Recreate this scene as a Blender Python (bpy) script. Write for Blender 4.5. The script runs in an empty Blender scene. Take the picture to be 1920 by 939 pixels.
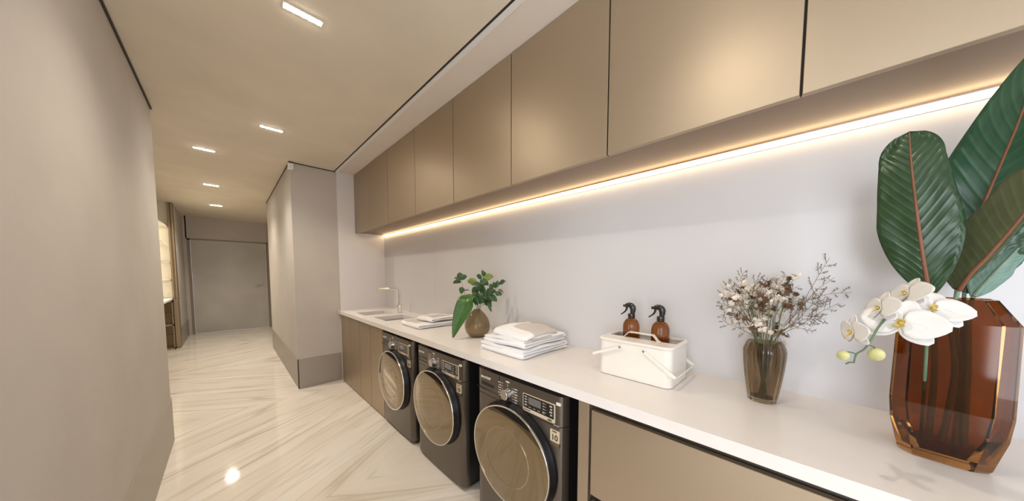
import bpy, bmesh, math, random
from mathutils import Vector, Matrix, noise

# ------------------------------------------------------------------ camera
S = bpy.context.scene
C = S.collection
PI = math.pi
def rad(a): return math.radians(a)

F_PX, CX, CY = 543.16, 963.39, 546.89
PAN, PITCH, ROLL, ZCAM = rad(44.662), rad(-3.476), rad(0.129), 1.361
Fv = Vector((math.sin(PAN)*math.cos(PITCH), math.cos(PAN)*math.cos(PITCH), math.sin(PITCH)))
R0 = Vector((math.cos(PAN), -math.sin(PAN), 0)); U0 = R0.cross(Fv)
Rv = R0*math.cos(ROLL)+U0*math.sin(ROLL); Uv = -R0*math.sin(ROLL)+U0*math.cos(ROLL)
CAM = Vector((0, 0, ZCAM))
cd = bpy.data.cameras.new('camera'); cam = bpy.data.objects.new('camera', cd); C.objects.link(cam)
cd.sensor_width = 36; cd.sensor_fit = 'HORIZONTAL'; cd.lens = F_PX/1920*36
cd.shift_x = (960-CX)/1920; cd.shift_y = (CY-469.5)/1920
cd.clip_start = 0.02; cd.clip_end = 60
M3 = Matrix((Rv, Uv, -Fv)).transposed()
cam.matrix_world = Matrix.Translation(CAM) @ M3.to_4x4()
S.camera = cam
def PX(px, py, depth):
    """world point at a given forward distance, used to measure places off the photograph"""
    return CAM + depth*(Fv + Rv*((px-CX)/F_PX) - Uv*((py-CY)/F_PX))

# ------------------------------------------------------------------ light and exposure
S.view_settings.view_transform = 'Standard'; S.view_settings.look = 'None'
S.view_settings.gamma = 1; S.view_settings.use_curve_mapping = False
S.view_settings.exposure = 0.65
S.cycles.use_denoising = True
S.cycles.max_bounces = 14; S.cycles.diffuse_bounces = 6; S.cycles.glossy_bounces = 6; S.cycles.transmission_bounces = 12
S.cycles.sample_clamp_indirect = 6
W_ = bpy.data.worlds.new('world'); S.world = W_; W_.use_nodes = True
W_.node_tree.nodes['Background'].inputs[0].default_value = (0.80, 0.88, 1.0, 1)
W_.node_tree.nodes['Background'].inputs[1].default_value = 1.2

ZC, XL, XW, XF, XC, XP, YP, YD = 2.622, -0.367, 1.571, 0.979, 1.205, 0.553, 4.164, 9.625
YB = -2.6
WARM = (1.0, 0.92, 0.79); DAY = (0.86, 0.93, 1.0)
def area(name, loc, rot, sx, sy, power, col):
    l = bpy.data.lights.new(name, 'AREA'); l.shape = 'RECTANGLE'; l.size = sx; l.size_y = sy
    l.energy = power; l.color = col
    o = bpy.data.objects.new(name, l); C.objects.link(o); o.location = loc; o.rotation_euler = rot
    return o
P_WINDOW, P_SIDE, P_LAMP, LED_STR = 12, 54, 3.0, 6.5
area('window_daylight', (0.45, YB+0.06, 1.45), (rad(90), 0, 0), 1.5, 2.0, P_WINDOW, DAY)   # daylight entering by the window behind
area('side_window_daylight', (-3.04, -1.0, 1.45), (0, rad(-90), 0), 2.0, 2.2, P_SIDE, DAY)   # daylight from the side room's large window

# ------------------------------------------------------------------ materials
def nt(name):
    m = bpy.data.materials.new(name); m.use_nodes = True
    return m, m.node_tree, m.node_tree.nodes['Principled BSDF']
def mat(name, col, rough=0.5, metal=0.0, noise_amt=0.0, scale=6, bump=0.0, bscale=60, emit=None, trans=0, ior=1.5, alpha=1, coat=0, stretch=None, spec=None, sheen=0, sss=0):
    m, t, b = nt(name); N = t.nodes; L = t.links
    b.inputs['Base Color'].default_value = (*col, 1); b.inputs['Roughness'].default_value = rough
    b.inputs['Metallic'].default_value = metal; b.inputs['IOR'].default_value = ior
    b.inputs['Transmission Weight'].default_value = trans; b.inputs['Coat Weight'].default_value = coat
    if coat: b.inputs['Coat Roughness'].default_value = 0.08
    if spec is not None: b.inputs['Specular IOR Level'].default_value = spec
    if sheen: b.inputs['Sheen Weight'].default_value = sheen
    if sss: b.inputs['Subsurface Weight'].default_value = sss; b.inputs['Subsurface Radius'].default_value = (.01, .01, .01)
    if noise_amt or bump:
        tc = N.new('ShaderNodeTexCoord'); mp = N.new('ShaderNodeMapping'); L.new(tc.outputs['Object'], mp.inputs[0])
        if stretch: mp.inputs['Scale'].default_value = stretch
    if noise_amt:
        n = N.new('ShaderNodeTexNoise'); n.inputs['Scale'].default_value = scale; n.inputs['Detail'].default_value = 5
        L.new(mp.outputs[0], n.inputs['Vector'])
        r = N.new('ShaderNodeMapRange'); r.inputs[1].default_value = .25; r.inputs[2].default_value = .75
        r.inputs[3].default_value = 1-noise_amt; r.inputs[4].default_value = 1+noise_amt
        L.new(n.outputs[0], r.inputs[0])
        mu = N.new('ShaderNodeVectorMath'); mu.operation = 'SCALE'; mu.inputs[0].default_value = col
        L.new(r.outputs[0], mu.inputs['Scale']); L.new(mu.outputs[0], b.inputs['Base Color'])
    if bump:
        n2 = N.new('ShaderNodeTexNoise'); n2.inputs['Scale'].default_value = bscale; n2.inputs['Detail'].default_value = 4
        L.new(mp.outputs[0], n2.inputs['Vector'])
        bp = N.new('ShaderNodeBump'); bp.inputs['Strength'].default_value = bump; bp.inputs['Distance'].default_value = .01
        L.new(n2.outputs[0], bp.inputs['Height']); L.new(bp.outputs[0], b.inputs['Normal'])
    if emit:
        b.inputs['Emission Color'].default_value = (*emit[0], 1); b.inputs['Emission Strength'].default_value = emit[1]
    return m
M = {}
M['plaster'] = mat('wall_plaster', (.52, .475, .435), .75, noise_amt=.05, scale=3, bump=.06, bscale=25)
M['ceiling'] = mat('ceiling_plaster', (.74, .67, .555), .8, noise_amt=.06, scale=2.5, bump=.05, bscale=18)
M['ceiling_pale'] = mat('ceiling_pale', (.76, .70, .64), .7, noise_amt=.02)
M['skirt'] = mat('skirting_metal', (.36, .32, .28), .38, .35, noise_amt=.03, stretch=(1, 1, 12))
M['panel'] = mat('glossy_wall_panel', (.65, .633, .637), .22, noise_amt=.03, scale=1.5)
M['panel_end'] = mat('end_wall_panel', (.72, .69, .69), .18, noise_amt=.02, scale=1.5)
M['counter'] = mat('white_quartz', (.80, .76, .73), .24, noise_amt=.02, scale=9)
M['sink'] = mat('sink_quartz', (.46, .43, .47), .3)
M['lacquer'] = mat('greige_lacquer', (.45, .365, .265), .43, .85, noise_amt=.02, scale=2)
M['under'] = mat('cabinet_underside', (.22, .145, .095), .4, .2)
M['shadowgap'] = mat('dark_reveal', (.028, .020, .015), .5)
M['gola'] = mat('brown_channel', (.09, .075, .062), .35, .6)
M['door_far'] = mat('grey_door_face', (.48, .455, .41), .45, noise_amt=.12, scale=2)
M['frame'] = mat('door_frame', (.26, .22, .17), .5)
M['bronze'] = mat('bronze_metal', (.20, .145, .075), .35, .7)
M['bronze_pale'] = mat('pale_bronze_metal', (.36, .28, .18), .35, .6)
M['niche'] = mat('niche_white', (.85, .80, .70), .5)
M['chrome'] = mat('chrome', (.78, .77, .76), .14, 1.0)
M['alu'] = mat('brushed_aluminium', (.55, .54, .53), .3, 1.0)
M['wash'] = mat('graphite_metal', (.135, .112, .09), .32, .7, coat=.2)
M['washside'] = mat('washer_side', (.010, .009, .009), .4)
M['blackplastic'] = mat('black_plastic', (.007, .006, .007), .34, spec=.3)
M['washdoor'] = mat('smoked_door_glass', (.27, .21, .125), .06, .88, coat=.5)
M['bowl'] = mat('inner_bowl_glass', (.40, .34, .25), .10, .8, coat=.3)
M['grip'] = mat('grip_recess', (.012, .010, .008), .8, spec=.1)
M['screen'] = mat('display_screen', (.05, .045, .04), .15, emit=((.5, .45, .4), .12))
M['panelblack'] = mat('display_black', (.010, .008, .007), .2)
M['print'] = mat('pale_print', (.72, .70, .66), .5)
M['print_dim'] = mat('dim_print', (.42, .40, .37), .5)
M['sticker'] = mat('gold_sticker', (.60, .50, .36), .4)
M['sticker_ink'] = mat('sticker_ink', (.04, .03, .025), .5)
M['white'] = mat('white_plastic', (.82, .82, .82), .4)
M['towel'] = mat('white_terry', (.90, .89, .90), .95, bump=.35, bscale=420, sheen=.2)
M['towel_band'] = mat('beige_terry', (.60, .54, .49), .95, bump=.35, bscale=420, sheen=.3)
M['enamel'] = mat('cream_enamel', (.83, .79, .72), .28, coat=.25)
M['amber'] = mat('amber_glass', (.43, .19, .052), .05, trans=1, ior=1.45)
M['amber_dark'] = mat('amber_bottle_glass', (.46, .17, .04), .06, trans=.9, ior=1.45)
M['smoke'] = mat('smoky_glass', (.50, .40, .27), .05, trans=1, ior=1.45, noise_amt=.4, scale=9, stretch=(6, 6, .6))
M['frost'] = mat('smoky_brown_glass', (.55, .45, .29), .12, trans=.85, ior=1.4, noise_amt=.2, scale=7)
M['black'] = mat('black_sprayer', (.012, .012, .014), .25, coat=.4)
M['stem_g'] = mat('green_stem', (.10, .17, .09), .5, noise_amt=.2, scale=30)
M['stem_pale'] = mat('pale_green_stem', (.22, .33, .25), .5, noise_amt=.2, scale=20)
M['stem_r'] = mat('reddish_midrib', (.22, .085, .042), .5, noise_amt=.25, scale=20)
M['twig'] = mat('dry_twig', (.17, .13, .08), .8)
M['twig_g'] = mat('dry_green_stem', (.16, .18, .09), .8)
M['dry_white'] = mat('dried_petal_cream', (.74, .66, .57), .9, noise_amt=.3, scale=90)
M['dry_brown'] = mat('dried_petal_brown', (.17, .085, .045), .9, noise_amt=.4, scale=80)
M['petal'] = mat('orchid_petal', (.76, .745, .72), .55, noise_amt=.03, sss=.15)
M['lip'] = mat('orchid_lip', (.62, .48, .14), .5, noise_amt=.4, scale=120)
M['bud'] = mat('orchid_bud', (.56, .55, .24), .5, noise_amt=.2, scale=60)

def leaf_mat(name, dark, light, nv=26, amt=.22, rough=.30):
    m, t, b = nt(name); N = t.nodes; L = t.links
    uv = N.new('ShaderNodeUVMap'); sp = N.new('ShaderNodeSeparateXYZ'); L.new(uv.outputs[0], sp.inputs[0])
    def math_(op, a, b_=None):
        n = N.new('ShaderNodeMath'); n.operation = op
        for i, v in enumerate((a, b_)):
            if v is None: continue
            if isinstance(v, (int, float)): n.inputs[i].default_value = v
            else: L.new(v, n.inputs[i])
        return n.outputs[0]
    av = math_('ABSOLUTE', math_('SUBTRACT', sp.outputs[1], .5))
    ph = math_('SUBTRACT', math_('MULTIPLY', sp.outputs[0], nv*.8), math_('MULTIPLY', av, nv*.32))
    w = math_('POWER', math_('ABSOLUTE', math_('SINE', math_('MULTIPLY', ph, PI))), 6)
    n = N.new('ShaderNodeTexNoise'); n.inputs['Scale'].default_value = 7; L.new(uv.outputs[0], n.inputs['Vector'])
    fac = math_('MULTIPLY', math_('ADD', math_('MULTIPLY', w, amt), n.outputs[0]), .75)
    mx = N.new('ShaderNodeMix'); mx.data_type = 'RGBA'; L.new(fac, mx.inputs[0])
    mx.inputs[6].default_value = (*dark, 1); mx.inputs[7].default_value = (*light, 1)
    L.new(mx.outputs[2], b.inputs['Base Color']); b.inputs['Roughness'].default_value = rough
    bp = N.new('ShaderNodeBump'); bp.inputs['Strength'].default_value = .22; bp.inputs['Distance'].default_value = .003
    L.new(w, bp.inputs['Height']); L.new(bp.outputs[0], b.inputs['Normal'])
    return m
M['leaf_deep'] = leaf_mat('deep_green_leaf', (.006, .027, .008), (.036, .090, .030), 24)
M['leaf_blue'] = leaf_mat('blue_green_leaf', (.010, .045, .018), (.05, .135, .075), 22)
M['leaf_olive'] = leaf_mat('olive_leaf_underside', (.045, .055, .022), (.10, .12, .05), 20, .2, .5)
M['leaf_pale'] = leaf_mat('pale_turquoise_leaf', (.10, .19, .15), (.26, .40, .33), 20, .2, .5)
M['leaf_mid'] = leaf_mat('mid_green_leaf', (.025, .080, .012), (.085, .20, .04), 12)
M['leaf_small'] = leaf_mat('small_green_leaf', (.012, .05, .014), (.06, .14, .035), 8)
M['leaf_lime'] = leaf_mat('lime_green_leaf', (.12, .20, .03), (.26, .36, .08), 8)

def floor_mat():
    m, t, b = nt('bookmatched_marble'); N = t.nodes; L = t.links
    g = N.new('ShaderNodeNewGeometry'); sp = N.new('ShaderNodeSeparateXYZ'); L.new(g.outputs['Position'], sp.inputs[0])
    def ma(op, a, b_=None):
        n = N.new('ShaderNodeMath'); n.operation = op
        for i, v in enumerate((a, b_)):
            if v is None: continue
            if isinstance(v, (int, float)): n.inputs[i].default_value = v
            else: L.new(v, n.inputs[i])
        return n.outputs[0]
    yy = ma('PINGPONG', ma('SUBTRACT', sp.outputs[1], 2.0), 1.95)
    x = sp.outputs[0]
    a = rad(31)
    across = ma('SUBTRACT', ma('MULTIPLY', yy, math.cos(a)), ma('MULTIPLY', x, math.sin(a)))
    along = ma('ADD', ma('MULTIPLY', yy, math.sin(a)), ma('MULTIPLY', x, math.cos(a)))
    cb = N.new('ShaderNodeCombineXYZ'); L.new(across, cb.inputs[0]); L.new(ma('MULTIPLY', along, .085), cb.inputs[1])
    def noise_(scale, det, dist, rough=.55):
        n = N.new('ShaderNodeTexNoise'); n.inputs['Scale'].default_value = scale; n.inputs['Detail'].default_value = det
        n.inputs['Distortion'].default_value = dist; n.inputs['Roughness'].default_value = rough
        L.new(cb.outputs[0], n.inputs['Vector']); return n.outputs[0]
    def ridge(v, c, w):
        d = ma('ABSOLUTE', ma('SUBTRACT', v, c)); r = N.new('ShaderNodeMapRange'); r.inputs[1].default_value = 0; r.inputs[2].default_value = w
        r.inputs[3].default_value = 1; r.inputs[4].default_value = 0; L.new(d, r.inputs[0]); return r.outputs[0]
    n1 = noise_(2.0, 4, .25, .5); n2 = noise_(4.2, 3, .2, .5); n3 = noise_(12, 3, .15)
    veins = ma('ADD', ma('MULTIPLY', ma('POWER', ridge(n1, .5, .018), 1.2), .55), ma('MULTIPLY', ridge(n2, .47, .022), .35))
    veins = ma('ADD', veins, ma('MULTIPLY', ridge(n1, .40, .012), .4))
    veins = ma('MULTIPLY', veins, ma('MULTIPLY', noise_(1.7, 2, 0), 1.9))
    cl = N.new('ShaderNodeMapRange'); cl.inputs[1].default_value = .35; cl.inputs[2].default_value = .68; L.new(n3, cl.inputs[0])
    cl2 = N.new('ShaderNodeMapRange'); cl2.inputs[1].default_value = .38; cl2.inputs[2].default_value = .65; L.new(n2, cl2.inputs[0])
    tone = ma('ADD', ma('MULTIPLY', cl.outputs[0], .35), ma('MULTIPLY', cl2.outputs[0], .5))
    mx = N.new('ShaderNodeMix'); mx.data_type = 'RGBA'; L.new(tone, mx.inputs[0])
    mx.inputs[6].default_value = (.82, .765, .705, 1); mx.inputs[7].default_value = (.72, .635, .53, 1)
    mv = N.new('ShaderNodeMix'); mv.data_type = 'RGBA'; mv.clamp_factor = True; L.new(veins, mv.inputs[0]); L.new(mx.outputs[2], mv.inputs[6])
    mv.inputs[7].default_value = (.47, .38, .28, 1)
    L.new(mv.outputs[2], b.inputs['Base Color']); b.inputs['Roughness'].default_value = .07
    b.inputs['Specular IOR Level'].default_value = .45
    return m
M['floor'] = floor_mat()

# ------------------------------------------------------------------ mesh helpers
def link(name, me, parent=None):
    o = bpy.data.objects.new(name, me); C.objects.link(o)
    if parent is not None: o.parent = parent
    return o
def wloc(p):
    v = Vector((0, 0, 0))
    while p is not None: v = v + p.location; p = p.parent
    return v
def obj(name, bm, m, parent=None, smooth=None, extra=None):
    """link a bmesh written in world coordinates as one mesh; under a parent it is kept relative to it"""
    if parent is not None: bmesh.ops.translate(bm, verts=bm.verts, vec=-wloc(parent))
    bmesh.ops.recalc_face_normals(bm, faces=bm.faces)
    me = bpy.data.meshes.new(name); bm.to_mesh(me); bm.free()
    me.materials.append(m)
    for e in (extra or []): me.materials.append(e)
    if smooth is not None:
        for p in me.polygons: p.use_smooth = True
        if smooth < 180: me.set_sharp_from_angle(angle=rad(smooth))
    return link(name, me, parent)
def tag(o, label=None, cat=None, group=None, kind=None):
    if label: o['label'] = label
    if cat: o['category'] = cat
    if group: o['group'] = group
    if kind: o['kind'] = kind
    return o
def thing(name, label, cat, loc, group=None):
    o = bpy.data.objects.new(name, None); C.objects.link(o); o.location = loc; o.empty_display_size = .05
    return tag(o, label, cat, group)
def copy_tree(o, parent=None):
    c = o.copy(); C.objects.link(c); c.parent = parent
    for ch in list(o.children): copy_tree(ch, c)
    return c
def B(): return bmesh.new()
def box(bm, x0, x1, y0, y1, z0, z1, bev=0, seg=2):
    x0, x1 = sorted((x0, x1)); y0, y1 = sorted((y0, y1)); z0, z1 = sorted((z0, z1))
    r = bmesh.ops.create_cube(bm, size=1)
    vs = r['verts']
    for v in vs:
        v.co = Vector(((x0+x1)/2+v.co.x*(x1-x0), (y0+y1)/2+v.co.y*(y1-y0), (z0+z1)/2+v.co.z*(z1-z0)))
    if bev:
        es = list({e for v in vs for e in v.link_edges})
        bmesh.ops.bevel(bm, geom=es, offset=bev, segments=seg, profile=.5, affect='EDGES')
    return bm
def tube(bm, pts, rs, n=10, caps=True):
    pts = [Vector(p) for p in pts]
    if not hasattr(rs, '__len__'): rs = [rs]*len(pts)
    rings = []; up = None
    for i, p in enumerate(pts):
        d = (pts[min(i+1, len(pts)-1)]-pts[max(i-1, 0)])
        if d.length < 1e-9: d = Vector((0, 0, 1))
        d.normalize()
        if up is None:
            up = Vector((0, 0, 1)) if abs(d.z) < .9 else Vector((1, 0, 0))
        a = d.cross(up).normalized(); b = a.cross(d).normalized(); up = b
        rings.append([bm.verts.new(p+(a*math.cos(2*PI*k/n)+b*math.sin(2*PI*k/n))*rs[i]) for k in range(n)])
    for r0, r1 in zip(rings, rings[1:]):
        for k in range(n): bm.faces.new((r0[k], r0[(k+1) % n], r1[(k+1) % n], r1[k]))
    if caps: bm.faces.new(rings[0][::-1]); bm.faces.new(rings[-1])
    return bm
def curve_pts(ctrl, n=16):
    """Catmull-Rom through the control points"""
    c = [Vector(p) for p in ctrl]; c = [c[0]*2-c[1]]+c+[c[-1]*2-c[-2]]; out = []
    segs = len(c)-3
    for s in range(segs):
        for i in range(n):
            t = i/n; p0, p1, p2, p3 = c[s:s+4]
            out.append(.5*((2*p1)+(p2-p0)*t+(2*p0-5*p1+4*p2-p3)*t*t+(3*p1-p0-3*p2+p3)*t**3))
    out.append(c[-2]); return out
def lathe(bm, prof, cx, cy, n=40, axis='z', mod=None, cz=0):
    """prof: (radius, height); closes onto the axis where the radius is 0"""
    rings = []
    for r, h in prof:
        ring = []
        for k in range(n):
            a = 2*PI*k/n; rr = r*(mod(a, h) if mod else 1)
            if axis == 'z': co = (cx+rr*math.cos(a), cy+rr*math.sin(a), h)
            else: co = (h, cx+rr*math.cos(a), cy+rr*math.sin(a))      # axis x, centre (cx=y, cy=z)
            ring.append(bm.verts.new(co))
        rings.append(ring)
    for r0, r1 in zip(rings, rings[1:]):
        for k in range(n): bm.faces.new((r0[k], r0[(k+1) % n], r1[(k+1) % n], r1[k]))
    bmesh.ops.remove_doubles(bm, verts=[v for r, p in zip(rings, prof) if p[0] < 1e-5 for v in r], dist=1e-5)
    if prof[0][0] > 1e-5 and prof[0] != prof[-1]: pass
    return bm
def shell(outer, t, floor_t):
    """profile of a hollow vessel: up the outside, down the inside"""
    inner = [(max(r-t, .002), h) for r, h in outer if h > outer[0][1]+floor_t]
    zi = outer[0][1]+floor_t
    r_in = max(outer[1][0]-t, .004)
    return [(0, outer[0][1])]+outer+inner[::-1]+[(r_in*.85, zi), (0, zi)]
def text(name, s, size, origin, right, up, m, parent, depth=.0006):
    cu = bpy.data.curves.new(name, 'FONT'); cu.body = s; cu.size = size; cu.extrude = depth; cu.offset = size*.018
    cu.align_x = 'CENTER'; cu.align_y = 'CENTER'
    tmp = bpy.data.objects.new(name, cu); C.objects.link(tmp)
    dg = bpy.context.evaluated_depsgraph_get(); me = bpy.data.meshes.new_from_object(tmp.evaluated_get(dg))
    bpy.data.objects.remove(tmp)
    r = Vector(right).normalized(); u = Vector(up).normalized(); nrm = r.cross(u)
    mt = Matrix((r, u, nrm)).transposed().to_4x4(); mt.translation = Vector(origin)-wloc(parent)
    me.transform(mt); me.materials.clear(); me.materials.append(m)
    return link(name, me, parent)

# ------------------------------------------------------------------ the room
def struct(name, bm, m, parent=None, smooth=None):
    o = obj(name, bm, m, parent, smooth)
    if parent is None: o['kind'] = 'structure'
    return o
struct('floor', box(B(), -3.3, 3.0, YB, YD+.15, -.1, 0), M['floor'])
ZS = .353
# left wall beside the camera
b = B(); box(b, XL-.16, XL, .62, 3.585, 0, ZC+.1); struct('wall_left', b, M['plaster'])
b = B(); box(b, XL-.002, XL+.006, .615, 3.585, .001, ZS); struct('baseboard_left', b, M['skirt'])
b = B(); box(b, XL, XL+.010, .62, 3.585, ZC-.011, ZC-.0005); struct('trim_1', b, M['shadowgap'])
# pillar block where the corridor narrows
b = B(); box(b, XP, XW+.14, YP, 6.87, 0, ZC+.1); struct('wall_hall_right', b, M['plaster'])
b = B(); box(b, XP-.006, XP+.002, YP-.006, 6.87, .001, ZS); box(b, XP-.006, 1.0, YP-.006, YP+.002, .001, ZS); struct('baseboard_hall_right', b, M['skirt'])
b = B(); box(b, XP-.008, XP, YP-.008, 6.87, ZC-.009, ZC-.0005); box(b, XP-.008, XF+.02, YP-.008, YP, ZC-.009, ZC-.0005); struct('trim_2', b, M['shadowgap'])
b = B(); box(b, 1.008, XW, YP-.012, YP-.001, .001, ZC); struct('wall_end_panel', b, M['panel_end'])
# wall behind the counter, in two glossy slabs
b = B(); box(b, XW+.02, XW+.14, YB, YP, 0, ZC+.1); struct('wall_right', b, M['plaster'])
b = B(); box(b, XW, XW+.02, 2.776, YP-.012, .84, 1.905); struct('wall_right_slab', b, M['panel'])
b = B(); box(b, XW, XW+.02, YB, 2.774, .84, 1.905); struct('wall_right_slab_long', b, M['panel'])
b = B(); box(b, XW+.004, XW+.02, 2.7735, 2.7765, .84, 1.905); struct('trim_3', b, M['print'])
# far end of the hall
b = B(); box(b, -.657, -.60, YD, YD+.15, 0, ZC+.1); box(b, -.62, .76, YD, YD+.15, 2.13, ZC+.1); box(b, .755, 3.0, YD, YD+.15, 0, ZC+.1); box(b, -2.2, -.657, YD, YD+.15, 0, ZC+.1)
struct('wall_far', b, M['plaster'])
b = B(); box(b, -.80, -.657, 8.20, YD, 0, ZC+.1); struct('wall_hall_left', b, M['plaster'])
b = B(); box(b, -.659, -.650, 8.21, YD-.01, .001, ZS); struct('baseboard_hall_left', b, M['skirt'])
b = B(); box(b, 2.6, 2.75, 6.87, YD, 0, ZC+.1); box(b, XW+.13, 2.75, 6.80, 6.87, 0, ZC+.1); struct('wall_side_hall', b, M['plaster'])
b = B(); box(b, -2.2, -2.1, 3.4, YD, 0, ZC+.1); box(b, -2.2, XL-.16, 3.3, 3.42, 0, ZC+.1); struct('wall_living_left', b, M['plaster'])
# back wall with the window that lets the daylight in
b = B(); box(b, -3.3, -.35, YB-.15, YB, 0, ZC+.1); box(b, 1.25, XW+.14, YB-.15, YB, 0, ZC+.1); box(b, -.35, 1.25, YB-.15, YB, 0, .4); box(b, -.35, 1.25, YB-.15, YB, 2.5, ZC+.1)
struct('wall_back', b, M['plaster'])
b = B()
for x0, x1, z0, z1 in ((-.35, -.30, .4, 2.5), (1.20, 1.25, .4, 2.5), (.43, .47, .4, 2.5), (-.35, 1.25, .4, .45), (-.35, 1.25, 2.45, 2.5)): box(b, x0, x1, YB-.10, YB-.05, z0, z1)
struct('window_1', b, M['white'])
b = B(); box(b, -3.3, -3.15, YB, -2.15, 0, ZC+.1); box(b, -3.3, -3.15, .15, .77, 0, ZC+.1); box(b, -3.3, -3.15, -2.15, .15, 0, .4); box(b, -3.3, -3.15, -2.15, .15, 2.5, ZC+.1)
struct('wall_side_room', b, M['plaster'])
b = B(); box(b, -3.3, XL-.16, .62, .77, 0, ZC+.1); struct('wall_side_room_end', b, M['plaster'])
b = B()
for y0, y1, z0, z1 in ((-2.15, -2.10, .4, 2.5), (.10, .15, .4, 2.5), (-1.02, -.98, .4, 2.5), (-2.15, .15, .4, .45), (-2.15, .15, 2.45, 2.5)): box(b, -3.25, -3.20, y0, y1, z0, z1)
struct('window_2', b, M['white'])
# door at the end of the hall
b = B(); box(b, -.60, -.555, YD-.012, YD+.02, 0, 2.13); box(b, .715, .757, YD-.012, YD+.02, 0, 2.13); box(b, -.60, .757, YD-.012, YD+.02, 2.10, 2.135)
struct('trim_4', b, M['frame'])
b = B(); box(b, -.553, .713, YD, YD+.04, .004, 2.098); dr = struct('door_1', b, M['door_far'])
b = B(); tube(b, [(.61, YD-.002, 1.09), (.61, YD-.05, 1.09)], .011); tube(b, curve_pts([(.61, YD-.05, 1.09), (.56, YD-.055, 1.09), (.47, YD-.055, 1.088)], 5), .010); box(b, .585, .635, YD-.006, YD, 1.06, 1.12, .002)
obj('door_handle', b, M['alu'], dr, 40)
# ceilings
b = B(); box(b, -2.2, XF+.006, 1.005, 8.555, ZC, ZC+.1); box(b, XF+.006, 3.0, YP, 8.555, ZC, ZC+.1); struct('ceiling', b, M['ceiling'])
b = B(); box(b, -2.2, 3.0, 8.575, YD, ZC, ZC+.1); struct('ceiling_vestibule', b, M['ceiling'])
b = B(); box(b, -2.2, 3.0, 8.554, 8.576, ZC+.02, ZC+.03); struct('trim_5', b, M['shadowgap'])
b = B(); box(b, XF+.006, XF+.0215, 1.005, YP, ZC+.004, ZC+.014); box(b, XL, XF+.0215, .988, 1.006, ZC+.004, ZC+.014); struct('trim_6', b, M['shadowgap'])
b = B(); box(b, XF+.0215, XF+.050, YB, YP, ZC-.002, ZC+.05); struct('trim_7', b, M['white'])
b = B(); box(b, XF+.050, XW+.14, YB, YP, ZC, ZC+.1); box(b, -3.3, XF+.0215, YB, .988, ZC, ZC+.1); struct('ceiling_cabinet_side', b, M['ceiling_pale'])

# ------------------------------------------------------------------ upper cabinets
CJ = [YP-.014, 3.67, 3.06, 2.455, 1.85, 1.245, .641, .037, -.57, -1.18]
ZB = 1.888
names = ['farthest upper cabinet beside the white end wall panel', 'second upper cabinet from the far end of the row', 'third upper cabinet from the far end of the row',
 'fourth upper cabinet from the far end, over the small vase and towels', 'fifth upper cabinet from the far end, over the folded towels', 'sixth upper cabinet from the far end, over the cream caddy',
 'large pale upper cabinet over the dried flowers', 'upper cabinet at the right edge of the photo above the big leaves', 'nearest upper cabinet above the end of the counter']
for i, (y1, y0) in enumerate(zip(CJ, CJ[1:])):
    t = thing('wall_cabinet', 'greige lacquered '+names[i], 'cabinet', (XC+.18, (y0+y1)/2, ZB), 'upper cabinets above the counter')
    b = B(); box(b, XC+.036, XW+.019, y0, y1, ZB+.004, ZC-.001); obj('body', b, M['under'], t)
    b = B(); box(b, XC, XC+.022, y0+.003, y1-.003, ZB-.006, ZC-.004, .0012, 1); obj('door', b, M['lacquer'], t)
    b = B(); box(b, XC+.0225, XC+.0355, y0, y1, ZB+.008, ZC-.001); obj('shadow_gap', b, M['shadowgap'], t)
t = thing('led_strip_light', 'long glowing warm LED strip under the upper cabinets along the wall', 'light', (XW-.02, 1.4, ZB))
b = B(); box(b, XW-.0195, XW-.001, -1.18, YP-.03, ZB-.004, ZB+.0035); box(b, XW-.003, XW-.001, -1.18, YP-.03, ZB-.022, ZB-.004); obj('profile', b, M['alu'], t)
b = B(); box(b, XW-.024, XW-.0035, -1.18, YP-.03, ZB-.014, ZB-.0040); obj('diffuser', b, mat('led_glow', (.9, .85, .75), .5, emit=((1.0, .72, .40), LED_STR)), t)

# ------------------------------------------------------------------ worktop with the sinks
t = thing('worktop', 'long white quartz worktop with two sunken sinks running along the wall', 'worktop', (1.27, 1.5, .86))
def worktop():
    b = B()
    S1 = (1.07, 1.40, 3.44, 3.76); S2 = (1.09, 1.40, 2.88, 3.22)
    xs = [XF, 1.07, 1.09, 1.40, XW]; ys = [-1.2, 2.88, 3.22, 3.44, 3.76, YP-.013]
    def hole(x, y):
        for s in (S1, S2):
            if s[0] < x < s[1] and s[2] < y < s[3]: return True
    for i in range(4):
        for j in range(5):
            cx, cy = (xs[i]+xs[i+1])/2, (ys[j]+ys[j+1])/2
            if hole(cx, cy): continue
            for z in (.86, .90):
                b.faces.new([b.verts.new(c) for c in ((xs[i], ys[j], z), (xs[i+1], ys[j], z), (xs[i+1], ys[j+1], z), (xs[i], ys[j+1], z))])
    def wall(p, q):
        b.faces.new([b.verts.new(c) for c in ((*p, .86), (*q, .86), (*q, .90), (*p, .90))])
    X0, X1, Y0, Y1 = XF, XW, -1.2, YP-.013
    for p, q in (((X0, Y0), (X1, Y0)), ((X1, Y0), (X1, Y1)), ((X1, Y1), (X0, Y1)), ((X0, Y1), (X0, Y0))): wall(p, q)
    for s in (S1, S2):
        for p, q in (((s[0], s[2]), (s[1], s[2])), ((s[1], s[2]), (s[1], s[3])), ((s[1], s[3]), (s[0], s[3])), ((s[0], s[3]), (s[0], s[2]))): wall(p, q)
    bmesh.ops.remove_doubles(b, verts=b.verts, dist=1e-5)
    return b, (S1, S2)
b, SK = worktop(); obj('top', b, M['counter'], t)
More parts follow.
